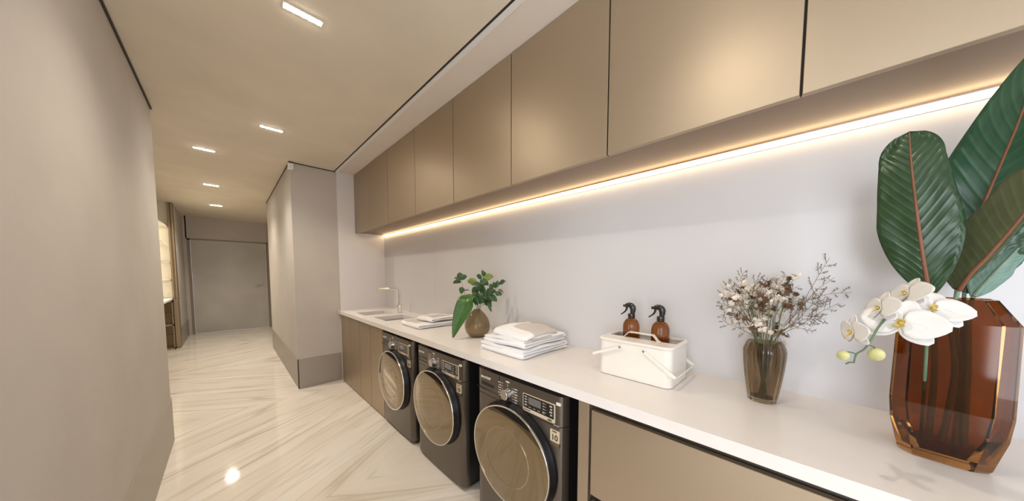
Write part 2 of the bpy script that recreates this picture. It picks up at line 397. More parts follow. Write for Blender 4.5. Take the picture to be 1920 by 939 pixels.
for s in SK:
    b = B(); z0, z1 = .70, .8995
    x0, x1, y0, y1 = s[0]-.0005, s[1]+.0005, s[2]-.0005, s[3]+.0005
    for q in (((x0, y0, z0), (x1, y0, z0), (x1, y1, z0), (x0, y1, z0)), ((x0, y0, z0), (x1, y0, z0), (x1, y0, .86), (x0, y0, .86)), ((x1, y0, z0), (x1, y1, z0), (x1, y1, .86), (x1, y0, .86)),
              ((x1, y1, z0), (x0, y1, z0), (x0, y1, .86), (x1, y1, .86)), ((x0, y1, z0), (x0, y0, z0), (x0, y0, .86), (x0, y1, .86))):
        b.faces.new([b.verts.new(c) for c in q])
    bmesh.ops.remove_doubles(b, verts=b.verts, dist=1e-5)
    k = obj('sink_basin', b, M['sink'], t)
    b = B(); lathe(b, [(0, .7005), (.03, .7005), (.034, .704), (.02, .703), (0, .702)], (s[0]+s[1])/2, (s[2]+s[3])/2, 20); obj('drain', b, M['chrome'], k, 40)
# faucet
fx, fy = 1.435, 3.37
t = thing('sink_faucet', 'chrome kitchen faucet with right-angled spout over the sinks', 'faucet', (fx, fy, .9))
b = B(); lathe(b, [(0, .9), (.030, .9), (.030, .906), (.024, .909), (.0225, .99), (.024, .992), (.024, 1.01), (.017, 1.016), (0, 1.016)], fx, fy, 24); obj('base', b, M['chrome'], t, 40)
b = B(); tube(b, [(fx, fy, 1.0)]+curve_pts([(fx, fy, 1.13), (fx-.006, fy, 1.165), (fx-.025, fy, 1.185), (fx-.055, fy, 1.190)], 6)+[(fx-.12, fy, 1.190), (fx-.25, fy, 1.190)], .0115, 14); obj('spout', b, M['chrome'], t, 50)
b = B(); tube(b, [(fx-.02, fy, .975), (fx-.045, fy, .975)], .014, 14); tube(b, [(fx-.04, fy, .975), (fx-.05, fy+.005, .998), (fx-.053, fy+.01, 1.012)], .0055, 8); obj('lever', b, M['chrome'], t, 50)

# ------------------------------------------------------------------ base cabinets
DY = [4.10, 3.735, 3.40, 3.065, 2.735]
nm = ['narrow door base cabinet next to the white end wall', 'narrow door base cabinet, second from the far end', 'narrow door base cabinet, third from the far end', 'narrow door base cabinet touching the farthest washing machine']
for i, (y1, y0) in enumerate(zip(DY, DY[1:])):
    t = thing('base_cabinet', 'greige bronze lacquered '+nm[i], 'cabinet', (1.3, (y0+y1)/2, 0), 'narrow base cabinets under the sinks')
    b = B(); box(b, XF+.045, XW-.02, y0, y1, .0, .69); box(b, XF+.045, XF+.07, y0, y1, .69, .835); obj('body', b, M['gola'], t)
    b = B(); box(b, XF+.020, XF+.042, y0+.004, y1-.004, .012, .845, .001, 1); obj('door', b, M['lacquer'], t)
b = B(); box(b, XF+.045, XW, 4.101, YP-.013, 0, .858); struct('trim_8', b, M['white'])
t = thing('drawer_cabinet', 'wide greige base cabinet with stacked drawers under the near end of the worktop', 'cabinet', (1.27, 0, 0))
b = B(); box(b, XF+.012, XW-.02, .581, .628, 0, .858, .001, 1); obj('side_panel', b, M['lacquer'], t)
b = B(); box(b, XF+.047, XW-.02, -1.19, .580, 0, .856); obj('body', b, M['gola'], t)
for y1, y0 in ((.574, -.60), (-.604, -1.19)):
    for z0, z1 in ((.482, .828), (.10, .452)):
        b = B(); box(b, XF+.020, XF+.042, y0, y1, z0, z1, .0012, 1); obj('drawer', b, M['lacquer'], t)

# ------------------------------------------------------------------ washing machines
def rrect(y0, y1, z0, z1, r, n=5):
    pts = []
    for cy_, cz_, a0 in ((y1-r, z1-r, 0), (y0+r, z1-r, 90), (y0+r, z0+r, 180), (y1-r, z0+r, 270)):
        for k in range(n+1):
            a = rad(a0+90*k/n); pts.append((cy_+r*math.cos(a), cz_+r*math.sin(a)))
    return pts
def prism_x(bm, pts, x0, x1):
    f = [bm.verts.new((x0, *p)) for p in pts]; g = [bm.verts.new((x1, *p)) for p in pts]
    bm.faces.new(f); bm.faces.new(g[::-1]); n = len(pts)
    for i in range(n): bm.faces.new((f[i], g[i], g[(i+1) % n], f[(i+1) % n]))
    return bm
def washer():
    yc = 1.002; y0, y1 = yc-.301, yc+.301; xf = .987
    t = thing('washing_machine', 'dark graphite front-loading washing machine nearest the drawers, door cut by the photo edge', 'washing machine', (1.27, yc, 0), 'washing machines under the worktop')
    b = B(); box(b, xf+.045, XW-.03, y0+.004, y1-.004, .015, .838, .006, 2); obj('casing', b, M['washside'], t, 40)
    # front: a slightly bowed sheet with rounded vertical edges
    b = B(); n = 24; rows = [.028, .045, .70-.004]
    def bow(y):
        s = abs(y-yc)/.301; return xf+.006*s*s + (.035*((s-.93)/.07)**2 if s > .93 else 0)
    ys = [y0+(y1-y0)*k/n for k in range(n+1)]; ys = sorted(ys+[y0+.005, y0+.011, y1-.005, y1-.011])
    def sheet(b, z0, z1):
        lo = [b.verts.new((bow(y), y, z0)) for y in ys]; hi = [b.verts.new((bow(y), y, z1)) for y in ys]
        lo2 = [b.verts.new((xf+.05, y, z0)) for y in ys]; hi2 = [b.verts.new((xf+.05, y, z1)) for y in ys]
        for i in range(len(ys)-1):
            b.faces.new((lo[i], lo[i+1], hi[i+1], hi[i])); b.faces.new((hi[i], hi[i+1], hi2[i+1], hi2[i]))
            b.faces.new((lo2[i+1], lo2[i], hi2[i], hi2[i+1])); b.faces.new((lo[i+1], lo[i], lo2[i], lo2[i+1]))
        b.faces.new((lo[0], hi[0], hi2[0], lo2[0])); b.faces.new((lo[-1], lo2[-1], hi2[-1], hi[-1]))
    sheet(b, .028, .6985); obj('front_panel', b, M['wash'], t, 30)
    b = B(); sheet(b, .7015, .835)
    cp = obj('control_panel', b, M['wash'], t, 30)
    b = B()
    for yy in (y0+.05, y1-.05):
        for xx in (1.05, 1.45): b = B(); lathe(b, [(0, 0), (.022, 0), (.022, .016), (0, .016)], xx, yy, 12); obj('foot', b, M['blackplastic'], t, 40)
    # door: dark backing ring, chrome hoop, smoked dome
    dy, dz, ry, rz = yc-.002, .468, .268, .247
    def ell(b, prof, n=72):
        rings = [[b.verts.new((x, dy+ry*s*math.cos(2*PI*k/n), dz+rz*s*math.sin(2*PI*k/n))) for k in range(n)] for s, x in prof]
        for r0, r1 in zip(rings, rings[1:]):
            for k in range(n): b.faces.new((r0[k], r0[(k+1) % n], r1[(k+1) % n], r1[k]))
        if prof[0][0] < .01: bmesh.ops.remove_doubles(b, verts=rings[0], dist=.004)
        if prof[-1][0] < .01: bmesh.ops.remove_doubles(b, verts=rings[-1], dist=.004)
    b = B(); ell(b, [(.93, xf+.004), (1.025, xf+.002), (1.03, xf-.002), (1.015, xf-.010), (1.0, xf-.022), (.985, xf-.036), (.93, xf-.036)])
    d = obj('door_ring', b, M['blackplastic'], t, 50)
    b = B(); ell(b, [(.955, xf-.034), (.985, xf-.036), (.993, xf-.0415), (.985, xf-.046), (.962, xf-.0455), (.955, xf-.034)]); obj('chrome_hoop', b, M['chrome'], d, 50)
    b = B(); ell(b, [(.962, xf-.036), (.958, xf-.046), (.90, xf-.0485), (.80, xf-.051), (.64, xf-.053), (.45, xf-.0545), (.2, xf-.055), (.0005, xf-.0551)])
    dg = obj('door_glass', b, M['washdoor'], d, 40)
    b = B(); ell(b, [(.56, xf-.0541), (.565, xf-.0549), (.572, xf-.0549), (.577, xf-.0538)]); obj('inner_ring', b, M['bowl'], dg, 60)
    # handle grip cut at the upper right of the door
    b = B(); n = 16; a0, a1 = rad(98), rad(130)
    pr_ = []
    for k in range(n+1):
        a = rad(112)-(rad(112)-rad(52))*k/n; sg = math.sin(PI*k/n)
        pr_.append(((.945-.10*sg), .950, a))
    for s0, s1, a in pr_: pass
    lo = [b.verts.new((xf-.0525, dy-ry*s0*math.cos(PI-a)*-1*-1 if False else dy+ry*s0*math.cos(PI-a), dz+rz*s0*math.sin(a))) for s0, s1, a in pr_]
    hi = [b.verts.new((xf-.0495, dy+ry*s1*math.cos(PI-a), dz+rz*s1*math.sin(a))) for s0, s1, a in pr_]
    for i in range(n): b.faces.new((lo[i], lo[i+1], hi[i+1], hi[i]))
    obj('handle_grip', b, M['grip'], d)
    # filter hatch
    b = B()
    hy, hz = yc-.19, .165; n = 32
    for k in range(n):
        a, a2 = 2*PI*k/n, 2*PI*(k+1)/n
        f = [b.verts.new((bow(hy)-.0006, hy+r*math.cos(q), hz+r*math.sin(q))) for r, q in ((.052, a), (.052, a2), (.0535, a2), (.0535, a))]; b.faces.new(f)
    obj('filter_hatch', b, M['washside'], t)
    # control panel details (right of the panel is toward the camera = -y)
    xp = xf-.0008; RT, UP = (0, -1, 0), (0, 0, 1)
    text('lettering', 'BRASTEMP', .0175, (xp, y1-.088, .795), RT, UP, M['print'], cp)
    b = B(); box(b, xf-.001, xf+.02, y1-.155, y1-.048, .750, .769, .002, 1); dd = obj('dispenser_grip', b, M['panelblack'], cp)
    b = B(); box(b, xf-.0008, xf+.01, y1-.2005, y1-.1995, .702, .835); box(b, xf-.0008, xf+.01, y1-.2, y1-.005, .7285, .7295); obj('dispenser_seam', b, M['washside'], cp)
    ky, kz = yc+.040, .757
    b = B(); lathe(b, [(.020, xf-.028), (.024, xf-.028), (.0268, xf-.0265), (.0285, xf-.004), (.030, xf), (.030, xf+.004)], ky, kz, 40, 'x'); kn = obj('program_knob', b, M['chrome'], cp, 35)
    b = B(); lathe(b, [(0, xf-.0292), (.0225, xf-.0292), (.0235, xf-.0284), (.0235, xf-.0279)], ky, kz, 40, 'x'); obj('knob_cap', b, M['alu'], kn, 35)
    b = B()
    for side in (1, -1):
        for k in range(7 if side < 0 else 6):
            zz = .800-.0135*k+(.0 if side > 0 else -.006)
            w = .016 if k % 2 else .021
            ya = ky+side*.050; yb = ya+side*w
            box(b, xp, xf+.002, ya, yb, zz-.0017, zz+.0017)
            ya2 = ky+side*.034; box(b, xp, xf+.002, ya2, ya-side*.004, zz-.0004, zz+.0004)
    box(b, xp, xf+.002, ky+.012, ky-.014, .814, .820); box(b, xp, xf+.002, ky-.0005, ky+.0005, .792, .812)
    obj('program_marks', b, M['print'], cp)
    b = B(); prism_x(b, rrect(y0+.043, y0+.232, .712, .796, .003), xp-.001, xf+.01); fr = obj('display_frame', b, M['sticker'], cp)
    b = B(); prism_x(b, rrect(y0+.047, y0+.228, .729, .793, .002), xp-.0016, xf+.005); obj('display_face', b, M['panelblack'], fr)
    b = B(); prism_x(b, rrect(y0+.120, y0+.196, .752, .786, .002), xp-.0020, xf+.005); obj('display_screen', b, M['screen'], fr)
    b = B(); rnd = random.Random(4)
    for k in range(4):
        zz = .783-.013*k
        box(b, xp-.0022, xf, y0+.207, y0+.220, zz-.003, zz+.003); box(b, xp-.0022, xf, y0+.204, y0+.205, zz-.004, zz+.004)
        box(b, xp-.0022, xf, y0+.098, y0+.109, zz-.0022, zz+.0015); box(b, xp-.0022, xf, y0+.090, y0+.094, zz-.0012, zz+.0012)
        box(b, xp-.0022, xf, y0+.055, y0+.070-(k % 2)*.004, zz-.004, zz+.003)
    for k in range(4): box(b, xp-.0022, xf, y0+.195-k*.028, y0+.181-k*.028, .737, .7395)
    obj('display_marks', b, M['print_dim'], fr)
    b = B(); box(b, xp-.0015, xf, y0+.228, y0+.185, .718, .722); box(b, xp-.0015, xf, y0+.080, y0+.058, .716, .723); obj('frame_marks', b, M['sticker_ink'], fr)
    b = B(); box(b, xf-.0004, xf+.008, y0+.036, y0+.014, .798, .810); obj('badge', b, M['print'], cp)
    b = B()
    for k in range(6): box(b, xf-.0002, xf+.01, y0+.050-k*.005, y0+.0468-k*.005, .7035, .7065)
    obj('model_marks', b, M['print_dim'], cp)
    # sticker
    xs_ = xf+.0014
    b = B(); prism_x(b, rrect(y0+.020, y0+.068, .628, .682, .002), xs_, xf+.01); st = obj('capacity_sticker', b, M['sticker'], t)
    b = B(); prism_x(b, rrect(y0+.018, y0+.068, .611, .6275, .002), xs_, xf+.01); box(b, xs_-.0006, xf, y0+.056, y0+.032, .673, .6785); obj('sticker_band', b, M['bronze'], st)
    text('lettering', '10', .036, (xs_-.0005, y0+.044, .648), RT, UP, M['sticker_ink'], st)
    return t
w3 = washer()
w2 = copy_tree(w3); w2.location.y += .738; w2['label'] = 'dark graphite front-loading washing machine in the middle of the three'
w1 = copy_tree(w3); w1.location.y += 1.432; w1['label'] = 'farthest dark graphite front-loading washing machine, beside the narrow base cabinets'

# ------------------------------------------------------------------ ceiling lamps
LG = [mat('lamp_glow', (.9, .9, .85), .4, emit=(WARM, P_LAMP*q)) for q in (55, 55, 75, 75, 90, 30)]
lamps = [(.316, 1.785, 'five cell linear recessed ceiling light nearest the camera'), (.328, 3.340, 'linear recessed ceiling light in front of the pillar'),
         (-.115, 4.372, 'linear recessed ceiling light past the end of the left wall'), (-.110, 6.05, 'fourth linear recessed ceiling light down the hall'),
         (-.092, 7.775, 'farthest linear recessed ceiling light, before the grey door'), (.316, .355, 'linear recessed ceiling light above the camera')]
for i, (lx, ly, lab) in enumerate(lamps):
    t = thing('ceiling_light', lab, 'ceiling light', (lx, ly, ZC), 'linear recessed ceiling lights')
    b = B(); box(b, lx-.080, lx+.080, ly-.022, ly+.022, ZC-.0025, ZC-.0002, .001, 1); obj('trim_plate', b, M['white'], t)
    for k in range(5):
        cx_ = lx-.060+.030*k
        b = B(); lathe(b, [(0, ZC-.0045), (.0125, ZC-.0045), (.0145, ZC-.0026), (.0145, ZC-.002)], cx_, ly, 16); obj('cell', b, LG[i], t)

    l = bpy.data.lights.new('lamp', 'SPOT'); l.energy = P_LAMP*(9.5, 9.5, 15, 15, 18, 5)[i]; l.color = WARM; l.spot_size = rad(136); l.spot_blend = 1.0; l.shadow_soft_size = .015
    o = bpy.data.objects.new('lamp', l); C.objects.link(o); o.location = (0, 0, -.04); o.parent = t

# ------------------------------------------------------------------ small white sensor on the pillar
t = thing('motion_sensor', 'small white sensor box at the top corner of the pillar', 'sensor', (XP+.005, YP-.02, 2.565))
b = B(); box(b, XP-.022, XP+.032, YP-.035, YP-.0005, 2.530, 2.602, .008, 3); obj('housing', b, M['white'], t, 40)
b = B(); box(b, XP-.012, XP+.022, YP-.038, YP-.033, 2.540, 2.562, .003, 2); obj('lens', b, M['print'], t, 40)

# ------------------------------------------------------------------ display unit in the far left of the hall
t = thing('display_shelf_unit', 'bronze framed display unit with glowing white shelves left of the grey door', 'shelf', (-1.0, 7.9, 0))
b = B(); box(b, -.712, -.650, 8.02, 8.19, 0, ZC-.001, .003, 1); obj('side_panel', b, M['bronze'], t)
b = B(); box(b, -.705, -.693, 8.010, 8.02, .90, ZC-.001); box(b, -.665, -.652, 8.010, 8.02, 0, ZC-.001); box(b, -.705, -.665, 8.005, 8.02, .02, .9); obj('frame_edge', b, M['bronze_pale'], t)
b = B(); box(b, -2.05, -1.12, 6.2, 8.19, .92, ZC-.001); box(b, -1.12, -.712, 8.12, 8.19, .92, ZC-.001); obj('back_panel', b, M['niche'], t)
for zz in (1.24, 1.55, 1.87, 2.19):
    b = B(); box(b, -1.118, -.725, 6.2, 8.11, zz-.012, zz+.012); sh = obj('shelf', b, M['niche'], t)
    b = B(); box(b, -.95, -.93, 6.25, 8.10, zz-.020, zz-.0125); obj('shelf_light', b, mat('shelf_glow', (.9, .85, .7), .5, emit=((1, .93, .80), 9)), sh)
b = B(); box(b, -1.118, -.715, 6.2, 8.11, .885, .915); obj('counter_top', b, M['niche'], t)
b = B(); box(b, -.85, -.715, 8.03, 8.04, .02, .88); obj('back_board', b, M['bronze'], t)
b = B()
for x0, x1, z0, z1 in ((-.85, -.835, 0, .885), (-.727, -.714, 0, .885), (-.85, -.714, 0, .03), (-.85, -.714, .425, .455), (-.85, -.714, .85, .885)): box(b, x0, x1, 7.93, 8.029, z0, z1)
obj('compartment_frame', b, M['bronze_pale'], t)
b = B(); box(b, -.834, -.728, 7.99, 8.0, .24, .26); box(b, -.834, -.728, 7.99, 8.0, .64, .66); obj('inner_shelf', b, M['bronze'], t)

# ------------------------------------------------------------------ towels
def towel(name, x0, x1, y0, y1, z0, layers, th, label, band=None, sag=None, seed=1, bulge=1.0):
    """one cloth folded back and forth: the folds show on the front (low x) edge; written as one closed ribbon"""
    rnd = random.Random(seed); b = B()
    g = th*.98; path = []                                             # centre line in (x,z)
    L = x1-x0; nseg = 14
    for k in range(layers):
        zc = z0+th*.5+g*k; ltr = (k % 2 == 0)
        xa, xb = (x0+g*.5, x1-g*.5)
        if k % 2 == 1: xa, xb = xb, xa
        e = rnd.uniform(-.006, .006)
        xa2 = xa+(e if k == 0 else 0)
        # even layers run back -> front so that the first fold is at the front
        pa, pb = (xb, xa) if k % 2 == 0 else (xb, xa)
        if k % 2 == 0: s, t_ = x1-g*.5, x0+g*.5
        else: s, t_ = x0+g*.5, x1-g*.5
        if k == layers-1: t_ += (-.004 if k % 2 == 0 else .004)
        for i in range(nseg+1): path.append((s+(t_-s)*i/nseg, zc, k))
        if k < layers-1:
            c = t_; sg = -1 if k % 2 == 0 else 1
            for i in range(1, 6):
                a = -PI/2+PI*i/6; path.append((c+sg*math.cos(a)*g*.5*bulge, zc+g*.5+math.sin(a)*g*.5, k+.5))
    ny = 22; T = th*.47
    def P(i, sgn):
        x, z, k = path[i]; x2, z2, _ = path[min(i+1, len(path)-1)]; x3, z3, _ = path[max(i-1, 0)]
        dx, dz = x2-x3, z2-z3; l = math.hypot(dx, dz) or 1
        return x-dz/l*T*sgn, z+dx/l*T*sgn, k
    grid = []
    for j in range(ny+1):
        v = j/ny; y = y0+(y1-y0)*v; edge = min(1, min(v, 1-v)/.03); edge = math.sqrt(max(0, 1-(1-edge)**2))*.9+.1
        ring = []
        loop = [(i, 1) for i in range(len(path))]+[(i, -1) for i in range(len(path)-1, -1, -1)]
        for i, s in loop:
            x, z, k = P(i, s*edge)
            h = (z-z0)/(th*layers)
            nz = noise.noise(Vector((x*9+seed, y*9, k*3.1)))*.005 + noise.noise(Vector((x*40, y*40+seed, k*2.3)))*.0012
            yo = noise.noise(Vector((x*5, k*7.7+seed, 2.0)))*.012*(2*v-1)+ (v-.5)*-.012*h
            xo = noise.noise(Vector((y*6, k*5.3+seed, 5.0)))*.010
            z2 = z+max(-.001, nz)*(.3+h)
            if sag: z2 = z0+(z2-z0)+sag((x-x0)/(x1-x0), v, h)
            ring.append(b.verts.new((x+xo, y+yo, max(z2, z0*1.0 if not sag else -1))))
        grid.append(ring)
    n = len(grid[0]); npth = len(path)
    for r0, r1 in zip(grid, grid[1:]):
        for i in range(n):
            f = b.faces.new((r0[i], r0[(i+1) % n], r1[(i+1) % n], r1[i]))
            if band:
                j = i if i < npth else n-1-i
                kk = path[min(j, npth-1)][2]; c = f.calc_center_median(); u = (c.x-x0)/(x1-x0); v = (c.y-y0)/(y1-y0)
                if kk == layers-1 and band[0] < u < band[1] and band[2] < v < band[3]: f.material_index = 1
    b.faces.new(grid[0][::-1]); b.faces.new(grid[-1])
    o = obj(name, b, M['towel'], None, 60, [M['towel_band']])
    return tag(o, label, 'towel')
towel('bath_towel', 1.115, 1.50, 2.235, 2.600, .9008, 2, .018, 'white towel with beige panel folded flat beside the sinks, bottom of its pile', (.05, .80, .36, .93), seed=3)
towel('hand_towel', 1.235, 1.52, 2.255, 2.53, .939, 2, .017, 'small white towel with beige panel on top of the pile beside the sinks', (.10, .70, .08, .72), seed=5,
      sag=lambda u, v, h: .010*math.sin(PI*u)+.004*math.sin(5*v))
towel('bath_towel', 1.105, 1.515, 1.045, 1.420, .9008, 3, .016, 'lowest white towel, its layers showing, of the tall pile near the cream caddy', None, seed=8)
towel('bath_towel', 1.125, 1.500, 1.050, 1.405, .951, 3, .015, 'middle white towel with beige corner in the tall pile near the cream caddy', (.05, .70, .03, .30), seed=11,
      sag=lambda u, v, h: .004*math.sin(4*v+1))
towel('hand_towel', 1.150, 1.450, 1.065, 1.345, 1.000, 2, .020, 'topmost rumpled white and beige towel of the tall pile near the cream caddy', (.22, 1.0, .02, .62), seed=14,
      sag=lambda u, v, h: .017*math.sin(PI*min(1, u*1.05))*(.6+.4*math.sin(PI*v))-.024*(1-v)**3-.010*(1-u)**3+.003*math.sin(9*v+4*u))

# ------------------------------------------------------------------ cream caddy and the two spray bottles
def rloop(x0, x1, y0, y1, r, z, n=6):
    pts = []
    for cx_, cy_, a0 in ((x1-r, y1-r, 0), (x0+r, y1-r, 90), (x0+r, y0+r, 180), (x1-r, y0+r, 270)):
        for k in range(n+1):
            a = rad(a0+90*k/n); pts.append((cx_+r*math.cos(a), cy_+r*math.sin(a), z))
    return pts
def skin_loops(b, loops, cap0=True, cap1=True):
    R = [[b.verts.new(p) for p in l] for l in loops]; n = len(R[0])
    for r0, r1 in zip(R, R[1:]):
        for k in range(n): b.faces.new((r0[k], r0[(k+1) % n], r1[(k+1) % n], r1[k]))
    if cap0: b.faces.new(R[0][::-1])
    if cap1: b.faces.new(R[-1])
    return b
bx0, bx1, by0, by1, bz = 1.232, 1.462, .362, .678, 1.070
t = thing('cleaning_caddy', 'cream enamel box caddy with swing handles holding two spray bottles', 'caddy', ((bx0+bx1)/2, (by0+by1)/2, .9))
b = B(); rr = .030; i_ = .003
skin_loops(b, [rloop(bx0+.004, bx1-.004, by0+.004, by1-.004, rr-.004, .901), rloop(bx0, bx1, by0, by1, rr, .904), rloop(bx0, bx1, by0, by1, rr, bz-.012),
               rloop(bx0+i_, bx1-i_, by0+i_, by1-i_, rr-i_, bz-.012), rloop(bx0+i_, bx1-i_, by0+i_, by1-i_, rr-i_, .906)])
obj('body', b, M['enamel'], t, 40)
b = B()   # rim
skin_loops(b, [rloop(bx0+.004, bx1-.004, by0+.004, by1-.004, rr, bz-.013), rloop(bx0-.004, bx1+.004, by0-.004, by1+.004, rr+.004, bz-.010), rloop(bx0-.005, bx1+.005, by0-.005, by1+.005, rr+.005, bz-.003),
               rloop(bx0-.002, bx1+.002, by0-.002, by1+.002, rr+.002, bz), rloop(bx0+.010, bx1-.010, by0+.010, by1-.010, rr-.006, bz), rloop(bx0+.010, bx1-.010, by0+.010, by1-.010, rr-.006, bz-.010)], False, False)
obj('rim', b, M['enamel'], t, 40)
b = B(); box(b, bx0+.008, bx0+.098, by0+.008, by1-.008, bz-.006, bz-.002); obj('front_tray', b, M['enamel'], t)
b = B()   # flat carrying handle rising over the tray
hp = curve_pts([(bx0+.097, .606, bz-.004), (bx0+.097, .594, bz+.002), (bx0+.097, .576, bz+.021), (bx0+.097, .562, bz+.024), (bx0+.097, .478, bz+.024), (bx0+.097, .464, bz+.021), (bx0+.097, .448, bz+.002), (bx0+.097, .438, bz-.004)], 5)
lp = []
for p in hp: lp.append([(p.x-.012, p.y, p.z-.0015), (p.x+.012, p.y, p.z-.0015), (p.x+.012, p.y, p.z+.0015), (p.x-.012, p.y, p.z+.0015)])
skin_loops(b, lp); obj('carrying_handle', b, M['enamel'], t, 50)
def bail(py, pz, ey, ez):
    b = B(); w = .006
    d = Vector((0, ey-py, ez-pz)).normalized(); nn = Vector((0, -d.z, d.y))
    for xs in (bx0-.008, bx1+.008):
        p = Vector((xs, py, pz)); q = Vector((xs, ey, ez)); lp = []
        for s, ww in ((-.006, .5), (0, 1), (.05, 1), ((q-p).length, 1)):
            c = p+d*s; lp.append([tuple(c+nn*w*ww+Vector((-.002, 0, 0))), tuple(c+nn*w*ww+Vector((.002, 0, 0))), tuple(c-nn*w*ww+Vector((.002, 0, 0))), tuple(c-nn*w*ww+Vector((-.002, 0, 0)))])
        skin_loops(b, lp)
    q0 = Vector((bx0-.010, ey, ez)); q1 = Vector((bx1+.010, ey, ez)); lp = []
    for c in (q0, q1): lp.append([tuple(c+nn*w+d*.002), tuple(c+nn*w-d*.002), tuple(c-nn*w-d*.002), tuple(c-nn*w+d*.002)])
    skin_loops(b, lp)
    o = obj('swing_handle', b, M['enamel'], t)
    b = B()
    for xs, s in ((bx0, -1), (bx1, 1)): tube(b, [(xs, py, pz), (xs+s*.012, py, pz)], .0045, 12)
    obj('pivot', b, M['alu'], o, 40); return o
bail(.570, 1.040, .706, .985); bail(.467, 1.040, .340, .955)
def sprayer(cx_, cy_):
    z0 = .9075; t = thing('spray_bottle', 'x', 'spray bottle', (cx_, cy_, z0), 'amber spray bottles in the cream caddy')
    rib = lambda a, h: 1+(.022*math.cos(24*a) if z0+.012 < h < z0+.21 else 0)
    R_ = .0375
    prof = [(R_*.9, z0), (R_, z0+.006), (R_, z0+.05), (R_, z0+.12), (R_, z0+.196), (R_*.97, z0+.209), (R_*.89, z0+.220), (R_*.76, z0+.228), (R_*.55, z0+.235), (.013, z0+.239), (.012, z0+.245)]
    b = B(); lathe(b, [(0, z0)]+prof, cx_, cy_, 96, mod=rib); obj('bottle', b, M['amber_dark'], t, 60)
    zt = z0+.240
    b = B(); lathe(b, [(0, zt), (.0165, zt), (.0170, zt+.002), (.0165, zt+.020), (.012, zt+.022), (0, zt+.022)], cx_, cy_, 28, mod=lambda a, h: 1+.03*math.cos(18*a)); obj('collar', b, M['black'], t, 40)
    # head: neck, hooded body with nozzle and long trigger, pointing to +y
    y = lambda v: cy_+v
    b = B()
    pts = curve_pts([(cx_, y(-.004), zt+.018), (cx_, y(-.006), zt+.036), (cx_, y(-.005), zt+.050), (cx_, y(.004), zt+.060), (cx_, y(.020), zt+.062), (cx_, y(.034), zt+.057)], 5)
    n = len(pts); tube(b, pts, [.0100+.0055*math.sin(PI*i/(n-1))-(.004*(i/(n-1))**3) for i in range(n)], 14)
    tube(b, [(cx_, y(.030), zt+.058), (cx_, y(.042), zt+.0575)], [.0070, .0062], 12)
    for v in b.verts: v.co.x = cx_+(v.co.x-cx_)*.85
    h = obj('spray_head', b, M['black'], t, 50)
    b = B(); pts = curve_pts([(cx_, y(.024), zt+.052), (cx_, y(.027), zt+.038), (cx_, y(.036), zt+.026), (cx_, y(.054), zt+.012)], 5)
    n = len(pts); tube(b, pts, [.0062-.0035*i/(n-1) for i in range(n)], 10); obj('trigger', b, M['black'], h, 50)
    return t
s1 = sprayer(1.415, .603); s1['label'] = 'amber ribbed spray bottle with black trigger, the far one in the caddy'
s2 = copy_tree(s1); s2.location.y = .467; s2['label'] = 'amber ribbed spray bottle with black trigger, nearer the dried flowers'

# ------------------------------------------------------------------ leaf builder
def leaf_blade(name, mid, width, wdir, m, parent, fold=.15, prof=None, nu=26, nv=10, ruffle=0, seed=0, cup=0, asym=(1, 1)):
    """blade around a midrib polyline; wdir = direction of the half width at each end (start, end)"""
    b = B(); uvl = b.loops.layers.uv.new('UVMap'); n = len(mid)-1
    prof = prof or (lambda u: math.sin(PI*min(1, u)**.8)**.75)
    rows = []
    for i in range(nu+1):
        u = i/nu; f = u*n; k = min(int(f), n-1); p = mid[k].lerp(mid[k+1], f-k); d = (mid[min(k+1, n)]-mid[max(k-1, 0)]).normalized()
        w = wdir[0].lerp(wdir[1], u); w = (w-d*w.dot(d)).normalized(); nn = d.cross(w)
        row = []
        for j in range(nv+1):
            v = j/nv*2-1; ww = width*.5*max(prof(u), .002)*(asym[0] if v < 0 else asym[1])
            ru = ruffle*noise.noise(Vector((u*9+seed, v*2, seed)))*abs(v)
            co = p+w*(v*ww)+nn*(abs(v)*ww*fold+ru+cup*v*v*ww)
            row.append((b.verts.new(co), (u, (v+1)/2)))
        rows.append(row)
    for r0, r1 in zip(rows, rows[1:]):
        for j in range(nv):
            q = (r0[j], r0[j+1], r1[j+1], r1[j]); f = b.faces.new([x[0] for x in q])
            for l, x in zip(f.loops, q): l[uvl].uv = x[1]
    o = obj(name, b, m, parent, 180)
    md = o.modifiers.new('thickness', 'SOLIDIFY'); md.thickness = .0012; md.offset = 0
    return o

# ------------------------------------------------------------------ small round vase with greenery
vx, vy = 1.305, 1.705
b = B(); vz = .9005
outer = [(.045, vz), (.066, vz+.012), (.084, vz+.035), (.092, vz+.065), (.092, vz+.088), (.086, vz+.115), (.074, vz+.142), (.056, vz+.168), (.038, vz+.188), (.026, vz+.199), (.024, vz+.203)]
sm = [(0, vz)]+[(p.x, p.y) for p in curve_pts([(r, h, 0) for r, h in outer], 4)]
inn = [(max(r-.004, .004), h) for r, h in sm[1:] if h > vz+.008][::-1]
lathe(b, sm+inn+[(.0, vz+.008)], vx, vy, 48, mod=lambda a, h: 1+.012*math.cos(8*a))
tag(obj('round_vase', b, M['frost'], None, 60), 'small round smoky brown glass vase between the two towel piles', 'vase')
TOW = Vector((-Fv.x, -Fv.y, 0)).normalized()
def G(dx, dz, dt=0, base=Vector((vx, vy, 1.10)), sc=1/256): return base+Vector((Rv.x, Rv.y, 0))*(dx*sc)+Vector((0, 0, dz*sc))+TOW*dt
def gp(px, py, dt=0): return G(px-890, 583-py, dt)       # points of this plant, measured off the photo
rnd = random.Random(21)
